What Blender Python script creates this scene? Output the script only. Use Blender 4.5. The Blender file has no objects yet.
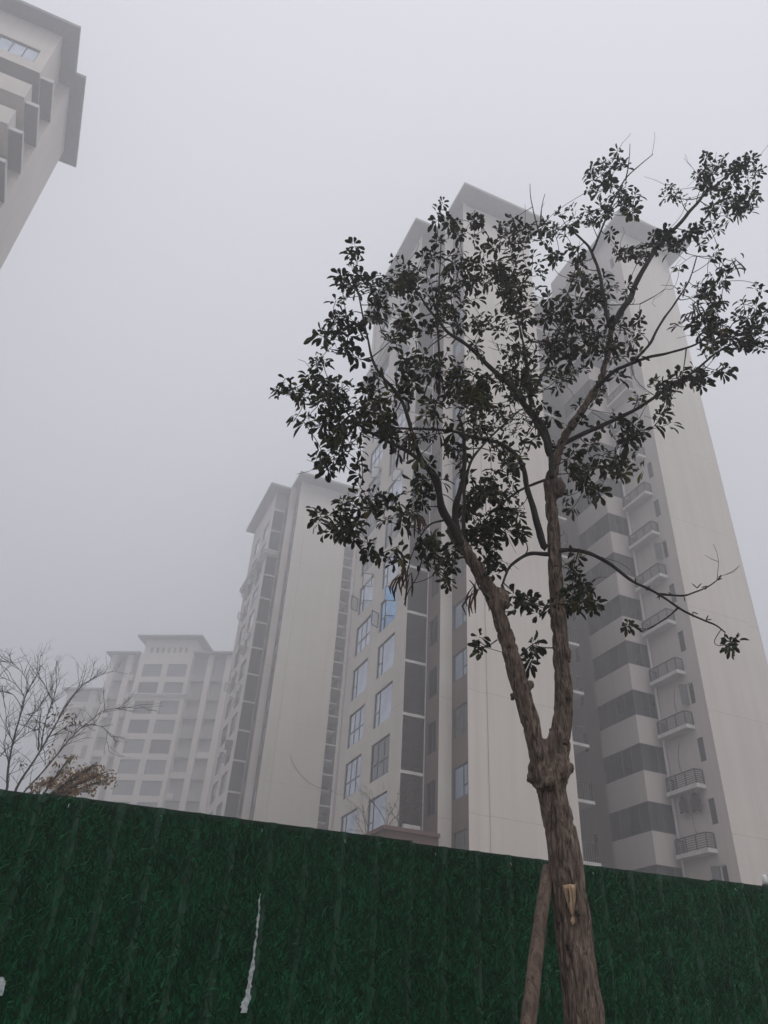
import bpy, math, random
from mathutils import Vector, Matrix, noise
random.seed(11)
R = math.radians
scene = bpy.context.scene
C = scene.collection
H = 1.6                                    # eye height of the photographer
F_PX, PITCH, ROLL, AZ = 770., R(35), R(3.73), R(-21.4)
# ------------------------------------------------------------------ camera
_rt = Vector((1, 0, 0)); _up = Vector((0, -math.sin(PITCH), math.cos(PITCH))); FW = Vector((0, math.cos(PITCH), math.sin(PITCH)))
CR = math.cos(ROLL)*_rt + math.sin(ROLL)*_up
CU = math.cos(ROLL)*_up - math.sin(ROLL)*_rt
cam = bpy.data.cameras.new('camera'); co = bpy.data.objects.new('camera', cam); C.objects.link(co)
co.matrix_world = Matrix(((CR.x, CU.x, -FW.x, 0), (CR.y, CU.y, -FW.y, 0), (CR.z, CU.z, -FW.z, H), (0, 0, 0, 1)))
cam.sensor_fit = 'VERTICAL'; cam.sensor_height = 24; cam.lens = F_PX/1024*24
cam.clip_start = .05; cam.clip_end = 2000
scene.camera = co
def T(x, y, dist):
    """a place seen at photo pixel x,y, a horizontal distance away (used to survey the tree)"""
    d = (x-384)/F_PX*CR - (y-512)/F_PX*CU + FW
    d = d/math.hypot(d.x, d.y)
    return Vector((d.x*dist, d.y*dist, H+d.z*dist))
# ------------------------------------------------------------------ materials
def nodes(m):
    m.use_nodes = True; nt = m.node_tree
    return nt, nt.nodes['Principled BSDF']
def N(nt, t, **kw):
    n = nt.nodes.new(t)
    for k, v in kw.items():
        if k in n.inputs: n.inputs[k].default_value = v
        else: setattr(n, k, v)
    return n
def ramp(nt, fac, stops):
    r = nt.nodes.new('ShaderNodeValToRGB'); e = r.color_ramp.elements
    e[0].position, e[0].color = stops[0][0], (*stops[0][1], 1)
    e[1].position, e[1].color = stops[-1][0], (*stops[-1][1], 1)
    for p, c in stops[1:-1]:
        q = e.new(p); q.color = (*c, 1)
    nt.links.new(fac, r.inputs[0]); return r.outputs[0]
def coords(nt, scale, kind='Object'):
    tc = nt.nodes.new('ShaderNodeTexCoord'); mp = nt.nodes.new('ShaderNodeMapping')
    mp.inputs['Scale'].default_value = scale; nt.links.new(tc.outputs[kind], mp.inputs[0]); return mp.outputs[0]
def noisy(nt, vec, scale, detail=4, rough=.6, dist=0):
    n = N(nt, 'ShaderNodeTexNoise', Scale=scale, Detail=detail, Roughness=rough, Distortion=dist)
    nt.links.new(vec, n.inputs['Vector']); return n.outputs['Fac']
def bump(nt, bs, h, strength, distance):
    b = N(nt, 'ShaderNodeBump', Strength=strength, Distance=distance)
    nt.links.new(h, b.inputs['Height']); nt.links.new(b.outputs[0], bs.inputs['Normal'])
def mix(nt, fac, a, b, mode='MIX'):
    m = nt.nodes.new('ShaderNodeMix'); m.data_type = 'RGBA'; m.blend_type = mode
    for s, v in ((0, fac), (6, a), (7, b)):
        if isinstance(v, (int, float)): m.inputs[s].default_value = v
        elif isinstance(v, tuple): m.inputs[s].default_value = (*v, 1)
        else: nt.links.new(v, m.inputs[s])
    return m.outputs[2]
def plain(name, col, rough=.6, metal=0., var=.12, scale=3.):
    m = bpy.data.materials.new(name); nt, bs = nodes(m)
    f = noisy(nt, coords(nt, (1, 1, 1)), scale, 5)
    lo = tuple(c*(1-var) for c in col); hi = tuple(min(1, c*(1+var)) for c in col)
    nt.links.new(ramp(nt, f, [(.3, lo), (.7, hi)]), bs.inputs['Base Color'])
    bs.inputs['Roughness'].default_value = rough; bs.inputs['Metallic'].default_value = metal
    return m
def render_wall(name, col, joints=True):
    """painted render: patchy paint, rain streaks below joints, thin expansion joints every third storey"""
    m = bpy.data.materials.new(name); nt, bs = nodes(m)
    v = coords(nt, (1, 1, 1))
    big = noisy(nt, v, .16, 3, .5)
    stk = noisy(nt, coords(nt, (2.2, 2.2, .07)), 1., 5, .65)
    c = ramp(nt, big, [(.3, tuple(x*.93 for x in col)), (.7, tuple(x*1.04 for x in col))])
    s = ramp(nt, stk, [(.36, (.80, .79, .77)), (.58, (1, 1, 1))])
    c = mix(nt, .34, c, s, 'MULTIPLY')
    if joints:
        sx = nt.nodes.new('ShaderNodeSeparateXYZ'); nt.links.new(v, sx.inputs[0])
        a = N(nt, 'ShaderNodeMath', operation='MODULO'); a.inputs[1].default_value = 6.0
        ad = N(nt, 'ShaderNodeMath', operation='ADD'); ad.inputs[1].default_value = 61.2
        nt.links.new(sx.outputs[2], ad.inputs[0]); nt.links.new(ad.outputs[0], a.inputs[0])
        l = N(nt, 'ShaderNodeMath', operation='LESS_THAN'); l.inputs[1].default_value = .035; nt.links.new(a.outputs[0], l.inputs[0])
        c = mix(nt, l.outputs[0], c, tuple(x*.72 for x in col))
    nt.links.new(c, bs.inputs['Base Color']); bs.inputs['Roughness'].default_value = .85
    bump(nt, bs, noisy(nt, v, 18, 4), .15, .02)
    return m
M = {}
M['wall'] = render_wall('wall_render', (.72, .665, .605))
M['wallshade'] = render_wall('wall_render_shaded', (.29, .27, .265), False)  # deep courtyard's shade is put into this darker wall colour
M['wallgrey'] = render_wall('wall_render_grey', (.40, .385, .375), False)
M['mauve'] = render_wall('wall_render_mauve', (.62, .56, .53), False)
M['brown'] = render_wall('brown_cladding', (.175, .128, .112), False)
M['porch'] = plain('porch_cladding', (.13, .066, .055), .8)
M['trim'] = plain('white_trim', (.66, .65, .63), .7)
M['soffit'] = plain('roof_grey', (.23, .225, .23), .8)
M['soffit_hazed'] = plain('roof_hazed_grey', (.31, .305, .305), .8)  # lightened so high roofs dissolve: mist fade mixed into the colour
M['frame'] = plain('window_frame_grey', (.055, .055, .06), .45)
M['rail'] = plain('rail_metal', (.045, .045, .048), .5, .3)
M['louver'] = plain('louver_metal', (.10, .095, .093), .55, .2)
M['dark'] = plain('dark_interior', (.03, .028, .027), .9)
M['pipe'] = plain('pipe_plastic', (.8, .79, .78), .5, 0, .05)
M['cable'] = plain('cable_black', (.02, .02, .02), .6)
m = M['glass_clear'] = bpy.data.materials.new('glass_clear'); nt, bs = nodes(m)
bs.inputs['Base Color'].default_value = (.5, .55, .6, 1); bs.inputs['Roughness'].default_value = .05; bs.inputs['Metallic'].default_value = .7; bs.inputs['Alpha'].default_value = .35
def glass(name, col, metal, rough=.06):
    m = bpy.data.materials.new(name); nt, bs = nodes(m)
    f = noisy(nt, coords(nt, (1, 1, 1)), .9, 2)
    nt.links.new(ramp(nt, f, [(.35, tuple(c*.75 for c in col)), (.65, col)]), bs.inputs['Base Color'])
    bs.inputs['Metallic'].default_value = metal; bs.inputs['Roughness'].default_value = rough
    bump(nt, bs, noisy(nt, coords(nt, (1, 1, 1)), 1.1, 2), .25, .06)
    return m
M['glass_sky'] = glass('glass_reflecting', (.50, .55, .63), .85)
M['glass_blue'] = glass('glass_blue_tint', (.25, .46, .72), .85)
M['glass_cool'] = glass('glass_cool', (.45, .58, .78), .88)
M['glass_hazed'] = glass('glass_hazed', (.26, .275, .29), .4)  # far windows' haze is painted in as a paler glass colour
M['glass_dark'] = glass('glass_dark', (.022, .023, .025), .05, .15)
M['glass_mid'] = glass('glass_mid', (.16, .172, .19), .6)
m = M['curtain'] = bpy.data.materials.new('glass_with_curtain'); nt, bs = nodes(m)
f = noisy(nt, coords(nt, (9, 9, .25)), 1.2, 3)
nt.links.new(ramp(nt, f, [(.35, (.03, .03, .03)), (.55, (.06, .06, .062)), (.7, (.14, .138, .135))]), bs.inputs['Base Color'])
bs.inputs['Roughness'].default_value = .22; bs.inputs['Coat Weight'].default_value = .4
# bark
def bark(name, dark, mid, light, sc=1.):
    m = bpy.data.materials.new(name); nt, bs = nodes(m)
    v = coords(nt, (1, 1, .16))
    a = noisy(nt, v, 62*sc, 6, .62, .9)
    b = noisy(nt, coords(nt, (1, 1, 1)), 9*sc, 4)
    c = ramp(nt, a, [(.34, dark), (.5, mid), (.68, light)])
    c = mix(nt, .5, c, ramp(nt, b, [(.3, (.62, .6, .6)), (.7, (1.2, 1.12, 1.05))]), 'MULTIPLY')
    nt.links.new(c, bs.inputs['Base Color']); bs.inputs['Roughness'].default_value = .95
    bump(nt, bs, a, 1., .014)
    return m
M['bark'] = bark('bark_fissured', (.028, .021, .017), (.145, .107, .084), (.29, .228, .185), 1.35)
M['barkpole'] = bark('bark_pole', (.06, .042, .033), (.13, .094, .074), (.20, .15, .12), .6)
M['barkthin'] = plain('bark_thin', (.034, .029, .026), .95, 0, .3, 20)
M['barkgrey'] = plain('bark_grey', (.07, .062, .06), .95, 0, .3, 12)
M['scar'] = bark('bare_wood', (.20, .135, .08), (.42, .31, .20), (.52, .41, .29), .8)
def leafmat(name, stops, trans=.12):
    m = bpy.data.materials.new(name); nt, bs = nodes(m)
    at = nt.nodes.new('ShaderNodeAttribute'); at.attribute_name = 'tone'
    col = ramp(nt, at.outputs['Fac'], stops)
    nt.links.new(col, bs.inputs['Base Color']); bs.inputs['Roughness'].default_value = .65; bs.inputs['Specular IOR Level'].default_value = .25
    tr = nt.nodes.new('ShaderNodeBsdfTranslucent'); nt.links.new(col, tr.inputs[0])
    ms = nt.nodes.new('ShaderNodeMixShader'); ms.inputs[0].default_value = trans
    out = [n for n in nt.nodes if n.type == 'OUTPUT_MATERIAL'][0]
    nt.links.new(bs.outputs[0], ms.inputs[1]); nt.links.new(tr.outputs[0], ms.inputs[2]); nt.links.new(ms.outputs[0], out.inputs[0])
    return m
M['leaf'] = leafmat('leaf_evergreen', [(0, (.012, .014, .007)), (.55, (.023, .029, .011)), (.86, (.052, .054, .018)), (1, (.12, .10, .028))])
M['leafbrown'] = leafmat('leaf_withered', [(0, (.14, .085, .045)), (.6, (.29, .19, .10)), (1, (.40, .28, .15))])
M['pod'] = leafmat('dry_pods', [(0, (.05, .028, .022)), (1, (.11, .06, .045))], .05)
M['blade'] = leafmat('turf_blade', [(0, (.007, .030, .015)), (.4, (.011, .074, .031)), (.75, (.018, .126, .049)), (1, (.036, .17, .068))], .0)
m = M['turf'] = bpy.data.materials.new('turf_backing'); nt, bs = nodes(m)
v = coords(nt, (1, 1, 1))
f = noisy(nt, coords(nt, (40, 40, 14)), 1.5, 5, .7, .6)
nt.links.new(ramp(nt, f, [(.3, (.004, .016, .009)), (.7, (.009, .042, .020))]), bs.inputs['Base Color'])
bs.inputs['Roughness'].default_value = .8
M['worn'] = plain('turf_worn', (.018, .060, .034), .8, 0, .5, 14)
M['steel'] = plain('hoarding_steel', (.42, .44, .45), .5, .3)
M['tear'] = plain('torn_backing', (.42, .46, .46), .6, 0, .45, 60)
m = M['ground'] = bpy.data.materials.new('ground_earth'); nt, bs = nodes(m)
nt.links.new(ramp(nt, noisy(nt, coords(nt, (1, 1, 1)), .8, 8), [(.3, (.09, .08, .07)), (.7, (.17, .155, .14))]), bs.inputs['Base Color']); bs.inputs['Roughness'].default_value = .95
m = M['road'] = bpy.data.materials.new('paving'); nt, bs = nodes(m)
bk = N(nt, 'ShaderNodeTexBrick', Scale=2.5); bk.inputs['Color1'].default_value = (.22, .21, .2, 1); bk.inputs['Color2'].default_value = (.27, .25, .24, 1); bk.inputs['Mortar'].default_value = (.1, .1, .1, 1)
nt.links.new(coords(nt, (1, 1, 1)), bk.inputs[0]); nt.links.new(bk.outputs[0], bs.inputs['Base Color']); bs.inputs['Roughness'].default_value = .9
M['cloth'] = plain('dark_cloth', (.018, .018, .02), .95, 0, .3, 9)
M['plastic'] = plain('white_plastic', (.7, .7, .68), .35)
M['black'] = plain('black_plastic', (.02, .02, .02), .3)
# ------------------------------------------------------------------ mesh building
class MB:
    def __init__(s): s.v = []; s.f = []; s.m = []; s.t = []
    def quad(s, pts, mi=0, tone=None):
        b = len(s.v); s.v += [tuple(p) for p in pts]; s.f.append(tuple(range(b, b+len(pts)))); s.m.append(mi); s.t.append(tone or 0)
    def box(s, x0, x1, y0, y1, z0, z1, mi=0):
        b = len(s.v)
        s.v += [(x0, y0, z0), (x1, y0, z0), (x1, y1, z0), (x0, y1, z0), (x0, y0, z1), (x1, y0, z1), (x1, y1, z1), (x0, y1, z1)]
        for f in ((0, 3, 2, 1), (4, 5, 6, 7), (0, 1, 5, 4), (1, 2, 6, 5), (2, 3, 7, 6), (3, 0, 4, 7)):
            s.f.append(tuple(b+i for i in f)); s.m.append(mi); s.t.append(0)
    def tube(s, pts, rad, n=8, mi=0, tone=0, cap=True):
        pts = [Vector(p) for p in pts]; b = len(s.v); u = None
        for i, p in enumerate(pts):
            d = (pts[min(i+1, len(pts)-1)] - pts[max(i-1, 0)]).normalized()
            if u is None: u = d.orthogonal().normalized()
            u = (u - d*u.dot(d)).normalized(); w = d.cross(u)
            r = rad[i] if hasattr(rad, '__len__') else rad
            for k in range(n):
                a = 2*math.pi*k/n; s.v.append(tuple(p + (u*math.cos(a)+w*math.sin(a))*r))
        for i in range(len(pts)-1):
            for k in range(n):
                s.f.append((b+i*n+k, b+i*n+(k+1) % n, b+(i+1)*n+(k+1) % n, b+(i+1)*n+k)); s.m.append(mi); s.t.append(tone)
        if cap:
            s.f.append(tuple(b+k for k in reversed(range(n)))); s.m.append(mi); s.t.append(tone)
            e = b+(len(pts)-1)*n; s.f.append(tuple(e+k for k in range(n))); s.m.append(mi); s.t.append(tone)
    def mesh(s, name, mats, smooth=False, shift=None):
        me = bpy.data.meshes.new(name)
        v = s.v if shift is None else [(a-shift[0], b-shift[1], c-shift[2]) for a, b, c in s.v]
        me.from_pydata(v, [], s.f)
        for m in mats: me.materials.append(M[m])
        me.polygons.foreach_set('material_index', s.m)
        if any(s.t):
            a = me.attributes.new('tone', 'FLOAT', 'FACE'); a.data.foreach_set('value', s.t)
        if smooth: me.polygons.foreach_set('use_smooth', [True]*len(s.f))
        me.update(); return me
    def build(s, name, mats, parent=None, smooth=False, shift=None, loc=None, rz=0):
        if isinstance(mats, str): mats = [mats]
        return link(name, s.mesh(name, mats, smooth, shift), parent, loc, rz)
def link(name, me, parent=None, loc=None, rz=0):
    o = bpy.data.objects.new(name, me); C.objects.link(o)
    if parent: o.parent = parent
    if loc is not None: o.location = loc
    o.rotation_euler = (0, 0, rz); return o
def thing(name, label, cat, loc=(0, 0, 0), rz=0, group=None):
    o = bpy.data.objects.new(name, None); C.objects.link(o); o.location = loc; o.rotation_euler = (0, 0, rz)
    return tag(o, label, cat, group)
def tag(o, label, cat, group=None, kind=None):
    if label: o['label'] = label
    if cat: o['category'] = cat
    if group: o['group'] = group
    if kind: o['kind'] = kind
    return o
def copy_tree(o, parent=None):
    c = o.copy(); C.objects.link(c); c.parent = parent
    for ch in list(o.children): copy_tree(ch, c)
    return c
def put(o, parent, loc, rz):
    c = o.copy(); C.objects.link(c); c.parent = parent; c.location = loc; c.rotation_euler = (0, 0, rz)
    for ch in list(o.children):
        g = ch.copy(); C.objects.link(g); g.parent = c
    return c
def smooth_path(pts, n=6):
    """Catmull-Rom through 3D points with radii (x,y,z,r)"""
    P = [Vector(p) for p in pts]; out = []
    for i in range(len(P)-1):
        a, b, c, d = P[max(i-1, 0)], P[i], P[i+1], P[min(i+2, len(P)-1)]
        for k in range(n):
            t = k/n; out.append(.5*((2*b)+(c-a)*t+(2*a-5*b+4*c-d)*t*t+(3*b-a-3*c+d)*t**3))
    out.append(P[-1]); return out
D2 = Vector((math.cos(AZ), -math.sin(AZ), 0)); D1 = Vector((math.sin(AZ), math.cos(AZ), 0))
RZ = -AZ
# ------------------------------------------------------------------ facade helpers (local x along the front, y into the depth)
LEFT, FRONT, RIGHT, BACK = R(-90), 0., R(90), R(180)
def panel(mb, A, B, z0, z1, holes=(), depth=.14, mi=0, ri=None):
    """wall between plan points A and B (A left of B for someone outside), holes = (u0,u1,z0,z1) measured from A"""
    ri = mi if ri is None else ri
    A = Vector((*A, 0)); B = Vector((*B, 0)); L = (B-A).length; u = (B-A)/L; n = Vector((-u.y, u.x, 0))   # n points inward
    us = sorted({0, round(L, 4), *[h[0] for h in holes], *[h[1] for h in holes]}); zs = sorted({z0, z1, *[h[2] for h in holes], *[h[3] for h in holes]})
    us = [x for x in us if 0 <= x <= L+1e-3]; zs = [z for z in zs if z0 <= z <= z1]
    P = lambda a, z, d=0: A+u*a+n*d+Vector((0, 0, z))
    for i in range(len(us)-1):
        for j in range(len(zs)-1):
            cu, cz = (us[i]+us[i+1])/2, (zs[j]+zs[j+1])/2
            if any(h[0] < cu < h[1] and h[2] < cz < h[3] for h in holes): continue
            mb.quad([P(us[i], zs[j]), P(us[i+1], zs[j]), P(us[i+1], zs[j+1]), P(us[i], zs[j+1])], mi)
    for a, b, c, d in holes:
        for q in (((a, c), (b, c)), ((b, c), (b, d)), ((b, d), (a, d)), ((a, d), (a, c))):
            (x0, y0), (x1, y1) = q
            mb.quad([P(x0, y0), P(x0, y0, depth), P(x1, y1, depth), P(x1, y1)], ri)
def window(w, h, cols, style, gl, fr='frame', bar=.05):
    """frame with its glass; local origin bottom left, x to the right, y inward"""
    mb = MB(); y0, y1 = .06, .12
    mb.box(0, w, y0, y1, 0, bar); mb.box(0, w, y0, y1, h-bar, h)
    mb.box(0, bar, y0, y1, bar, h-bar); mb.box(w-bar, w, y0, y1, bar, h-bar)
    t = h*.42
    if style == 'three':
        mb.box(bar, w-bar, y0+.005, y1-.005, t, t+bar)
        for k in (1, 2): mb.box(w*k/3-bar/2, w*k/3+bar/2, y0+.01, y1-.01, bar, h-bar)
    elif style == 'side':
        mb.box(w*.25, w*.25+bar, y0+.005, y1-.005, bar, h-bar)
        mb.box(bar, w*.25, y0+.01, y1-.01, t, t+bar)
        mb.box(w*.93, w*.93+bar*.6, y0+.01, y1-.01, bar, h-bar)
    elif style == 'right':
        mb.box(w*.64, w*.64+bar, y0+.005, y1-.005, bar, h-bar)
        mb.box(w*.64+bar, w-bar, y0+.01, y1-.01, t*.8, t*.8+bar)
    elif style == 'mull':
        for k in range(1, cols): mb.box(w*k/cols-bar/2, w*k/cols+bar/2, y0+.005, y1-.005, bar, h-bar)
    fo = link('window', mb.mesh('window', [fr]))
    g = MB(); g.quad([(bar/2, .09, bar/2), (w-bar/2, .09, bar/2), (w-bar/2, .09, h-bar/2), (bar/2, .09, h-bar/2)])
    go = link('pane', g.mesh('pane', [gl]), fo)
    return fo
protos = []
def proto(o, name=None):
    protos.append(o)
    if name: o.name = name
    return o
def sash(w, h, gl):
    mb = MB(); b = .045
    mb.box(0, w, -.02, .02, 0, b); mb.box(0, w, -.02, .02, h-b, h); mb.box(0, b, -.02, .02, b, h-b); mb.box(w-b, w, -.02, .02, b, h-b)
    o = link('sash', mb.mesh('sash', ['frame']))
    g = MB(); g.quad([(b/2, 0, b/2), (w-b/2, 0, b/2), (w-b/2, 0, h-b/2), (b/2, 0, h-b/2)]); link('pane', g.mesh('pane', [gl]), o)
    return proto(o)
W_SIDE = proto(window(2.57, 2.1, 3, 'side', 'glass_sky'), 'casement_window')
W_THREE = proto(window(2.57, 2.1, 3, 'three', 'glass_mid'), 'casement_window')
W_THREE2 = proto(window(2.57, 2.1, 3, 'three', 'glass_sky'), 'casement_window')
W_BLUE = proto(window(2.57, 2.1, 3, 'side', 'glass_blue'), 'casement_window')
W_CURT = proto(window(2.57, 2.1, 3, 'side', 'curtain'), 'casement_window')
W_STRIP = proto(window(1.55, 1.52, 2, 'right', 'glass_cool'), 'side_window')
W_STRIP2 = proto(window(1.55, 1.52, 2, 'right', 'glass_mid'), 'side_window')
W_REC = proto(window(1.05, 1.62, 2, 'mull', 'glass_dark'), 'recess_window')
W_SLIT = proto(window(.44, 1.2, 1, 'mull', 'glass_mid', 'frame', .04), 'slit_window')
W_SLITO = proto(window(.44, 1.2, 1, 'mull', 'glass_dark', 'trim', .05), 'slit_window')
W_YARD = proto(window(1.9, 1.7, 3, 'mull', 'glass_dark'), 'yard_window')
SASH = sash(.62, 1.0, 'glass_clear'); SASHM = sash(.62, 1.0, 'glass_mid'); SASHB = sash(.62, 1.0, 'glass_blue'); SASHW = sash(.40, 1.12, 'curtain')
def bay_glass(kind):
    """glazing ring of the bay: long side faces left (3.15 m), short side faces front (1.55 m); origin at outer front corner"""
    h = 1.44; mb = MB(); b = .06
    for z in ((0, b), (h-b, h)):
        mb.box(-.0, .06, 0, 3.15, *z); mb.box(.06, 1.5, 0, .06, *z)
    for y in (0, .78, 1.56, 2.34, 3.09): mb.box(.003, .057, y, y+.06, b, h-b)
    for x in (.5, 1.0, 1.44): mb.box(x, x+.055, .003, .057, b, h-b)
    fo = link('bay_window', mb.mesh('bay_window', ['frame']))
    rr = random.Random(kind); g = MB(); ys = (.03, .81, 1.59, 2.37, 3.12); xs = (.03, .53, 1.03, 1.47)
    for a, b2 in zip(ys, ys[1:]): g.quad([(.03, b2, .03), (.03, a, .03), (.03, a, h-.03), (.03, b2, h-.03)], rr.choice((0, 0, 0, 1, 2)))
    for a, b2 in zip(xs, xs[1:]): g.quad([(a, .03, .03), (b2, .03, .03), (b2, .03, h-.03), (a, .03, h-.03)], rr.choice((0, 1, 1, 2)))
    link('pane', g.mesh('pane', ['glass_dark', 'curtain', 'glass_mid']), fo); return proto(fo)
BAYS = [bay_glass(k) for k in (3, 8, 12, 17, 25)]
def louver_panel():
    mb = MB(); w, h = 1.26, 2.8
    mb.box(0, .04, 0, .1, 0, h); mb.box(w-.04, w, 0, .1, 0, h)
    n = 27
    for k in range(n):
        z = h*(k+.5)/n
        mb.quad([(.04, .0, z-.045), (w-.04, .0, z-.045), (w-.04, .075, z+.03), (.04, .075, z+.03)])
    return proto(link('louver_panel', mb.mesh('louver_panel', ['louver'])))
LOUV = louver_panel()
def railing(lx, ly, h=.72, bars=6, mat='rail', side=True, vertical=False):
    """rail round a balcony: front run along local y (length ly) at x=0 and returns of length lx"""
    mb = MB()
    runs = [('y', 0, ly, 0)] + ([('x', 0, lx, 0), ('x', 0, lx, ly)] if side else [])
    for ax, a, b, o in runs:
        def bx(u0, u1, t, z0, z1):
            if ax == 'y': mb.box(o-t, o+t, u0, u1, z0, z1)
            else: mb.box(u0, u1, o-t, o+t, z0, z1)
        bx(a+.02, b-.02, .03, h-.05, h)
        if not vertical:
            for k in range(bars): bx(a+.02, b-.02, .014, .06+k*(h-.1)/bars, .085+k*(h-.1)/bars)
        n = max(1, round((b-a)/(.12 if vertical else .75)))
        for k in range(n+1):
            t = .012 if vertical else .022
            u = a+(b-a)*k/n; bx(u-t, u+t, t+.001, 0, h-.05)
        if vertical: bx(a+.02, b-.02, .014, .06, .09)
    return mb
BALC = MB(); BALC.box(0, .57, 0, 2.2, -.2, 0)
BALC = proto(link('balcony', BALC.mesh('balcony', ['trim'])))
_r = railing(.50, 2.1).build('railing', 'rail', BALC, loc=(.05, .05, .002))
YB = MB(); YB.box(0, 2.2, 0, 2.4, -.16, 0); YB.box(0, 1.5, .5, 2.3, 1.42, 1.55); YB = proto(link('yard_balcony', YB.mesh('yard_balcony', ['trim'])))
_m = railing(2.3, 2.05, .95, 6, 'rail', False, True)
_m.v = [(y, x+.06, z) for x, y, z in _m.v]; _m.f = [tuple(reversed(f)) for f in _m.f]
_m.build('railing', 'rail', YB, loc=(.1, 0, .002))
_m = MB(); _m.box(.02, .36, .10, .9, .10, 1.05); _m.box(.05, .33, .092, .1, .25, .95); _m.build('side_screen', 'trim', YB)
def eave(mb, x0, x1, y0, y1, z, ov, side=(1, 1, 1, 1), mi=0):
    """flat projecting roof: soffit at z, thin upstand edge"""
    a, b, c, d = x0-ov*side[0], x1+ov*side[1], y0-ov*side[2], y1+ov*side[3]
    mb.box(a, b, c, d, z, z+.28, mi)
    mb.box(a+.9, b-.9, c+.9, d-.9, z+.28, z+.6, mi)
# ------------------------------------------------------------------ the slab tower type (plan surveyed in p,q; local = p-17.83, q-32.41)
OP, OQ = 17.83, 32.41
def tower(label, dp, dq, dz, group, first):
    o3 = D2*(OP+dp)+D1*(OQ+dq)
    root = thing('apartment_tower', label, 'apartment tower', (o3.x, o3.y, dz), RZ, group)
    X = lambda p: p-OP
    Y = lambda q: q-OQ
    G0 = 1.0 if dz < 0 else 0.
    fl = range(2, 19)
    # ---- wings: walls
    mb = MB()                                        # materials: 0 wall, 1 brown, 2 shade-darkened, 3 trim, 4 mauve
    ZT, ZL = (58.5 if first else 57.9), (57.2 if first else 57.9)
    # gable of the left wing, with shallow corner pilasters
    y = 0
    panel(mb, (X(17.83), 0), (X(18.2), 0), G0, ZT); panel(mb, (X(18.2), 0), (X(18.2), .12), G0, ZT); panel(mb, (X(18.2), .12), (X(19.0), .12), G0, ZT)
    panel(mb, (X(19.0), .12), (X(19.0), .05), G0, ZT); panel(mb, (X(19.0), .05), (X(24.0), .05), G0, ZT)
    mb.box(X(18.2), X(24.0), .05, .4, ZT-1.2, ZT-1.0)
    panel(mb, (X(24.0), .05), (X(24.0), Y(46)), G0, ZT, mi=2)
    # brown window strip
    hol = [(.07, 1.62, 3*n-.35, 3*n+1.17) for n in range(1, 20)]
    panel(mb, (X(17.83), Y(34.1)), (X(17.83), 0), G0, ZT, [h for h in hol if h[3] < ZT-1], .14, 1)
    panel(mb, (X(17.09), Y(34.1)), (X(17.83), Y(34.1)), G0, ZT)
    hol = [(.30, 1.35, 3*n-.95, 3*n+.67) for n in range(1, 20)]
    panel(mb, (X(17.09), Y(35.76)), (X(17.09), Y(34.1)), G0, ZT-1, [h for h in hol if h[3] < ZT-1.5], .14, 1)
    # louver shaft: wall behind, slabs between storeys
    panel(mb, (X(15.79), Y(35.95)), (X(17.09), Y(35.95)), G0, ZL, mi=2)
    for n in range(1, 19): mb.box(X(15.80), X(17.085), Y(35.72), Y(35.94), 3*n+1.10, 3*n+1.26, 3)
    mb.box(X(17.04), X(17.084), Y(35.66), Y(35.715), G0, ZL-1, 3)
    # window front facing left
    L = 45.9-35.72
    hol = []
    for n in range(1, 20):
        for q0 in (39.87, 43.92): hol.append((round(45.9-q0, 3), round(45.9-q0+2.57, 3), 3*n-1.5, 3*n+.6))
    hol = [h for h in hol if h[3] < ZL-.8]
    panel(mb, (X(15.79), Y(45.9)), (X(15.79), Y(35.72)), G0, ZL, hol, .16)
    panel(mb, (X(15.79), Y(35.72)), (X(15.80), Y(35.72)), G0, ZL); panel(mb, (X(15.80), Y(35.72)), (X(15.80), Y(35.95)), G0, ZL)
    panel(mb, (X(24), Y(46)), (X(15.79), Y(46)), G0, ZL)
    panel(mb, (X(15.79), Y(46)), (X(15.79), Y(45.9)), G0, ZL)
    # moulded band two storeys under the roof
    for k, (a, b, o) in enumerate(((48.55, 48.8, .22), (48.8, 49.1, .42), (49.1, 49.25, .55))):
        mb.box(X(15.79)-o, X(15.79)-.002, Y(35.72)-o, Y(45.9)+o, a, b, 3); mb.box(X(15.79)-.001, X(17.085), Y(35.72)-o, Y(35.72)-.003, a, b, 3)
    # courtyard back and the right wing
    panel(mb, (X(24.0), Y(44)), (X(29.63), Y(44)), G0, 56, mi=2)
    q0, q1 = 28.55, 46.
    hs = [(round(46-29.69, 3), round(46-29.25, 3), 3*n-.6, 3*n+.6) for n in range(1, 19)]
    h2 = [(round(46-42.2+k, 3), round(46-42.2+k+.44, 3), 3*n-.6, 3*n+.6) for n in range(1, 19) for k in (0, 3.2)]
    panel(mb, (X(29.63), Y(46)), (X(29.63), Y(28.55)), G0, 57.2, hs+h2, .14, 4)
    panel(mb, (X(29.63), Y(28.55)), (X(34.02), Y(28.55)), G0, 57.2); panel(mb, (X(34.02), Y(28.55)), (X(34.02), Y(28.8)), G0, 57.2)
    panel(mb, (X(34.02), Y(28.8)), (X(35.04), Y(28.8)), G0, 57.2); panel(mb, (X(35.04), Y(28.8)), (X(35.04), Y(46)), G0, 57.2)
    panel(mb, (X(35.04), Y(46)), (X(29.63), Y(46)), G0, 57.2)
    # bay spandrels
    for n in range(0, 19):
        z0, z1 = 3*n+.81, 3*n+2.37
        if z0 < G0: continue
        if z1 > 55: z1 = 57.19
        mb.box(X(28.04), X(29.627), Y(32.1), Y(35.3), z0, z1, 4)
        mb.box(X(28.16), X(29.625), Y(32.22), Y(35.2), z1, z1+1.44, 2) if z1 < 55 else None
    wall = mb.build('wall', ['wall', 'brown', 'wallshade', 'trim', 'mauve'], root)
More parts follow.
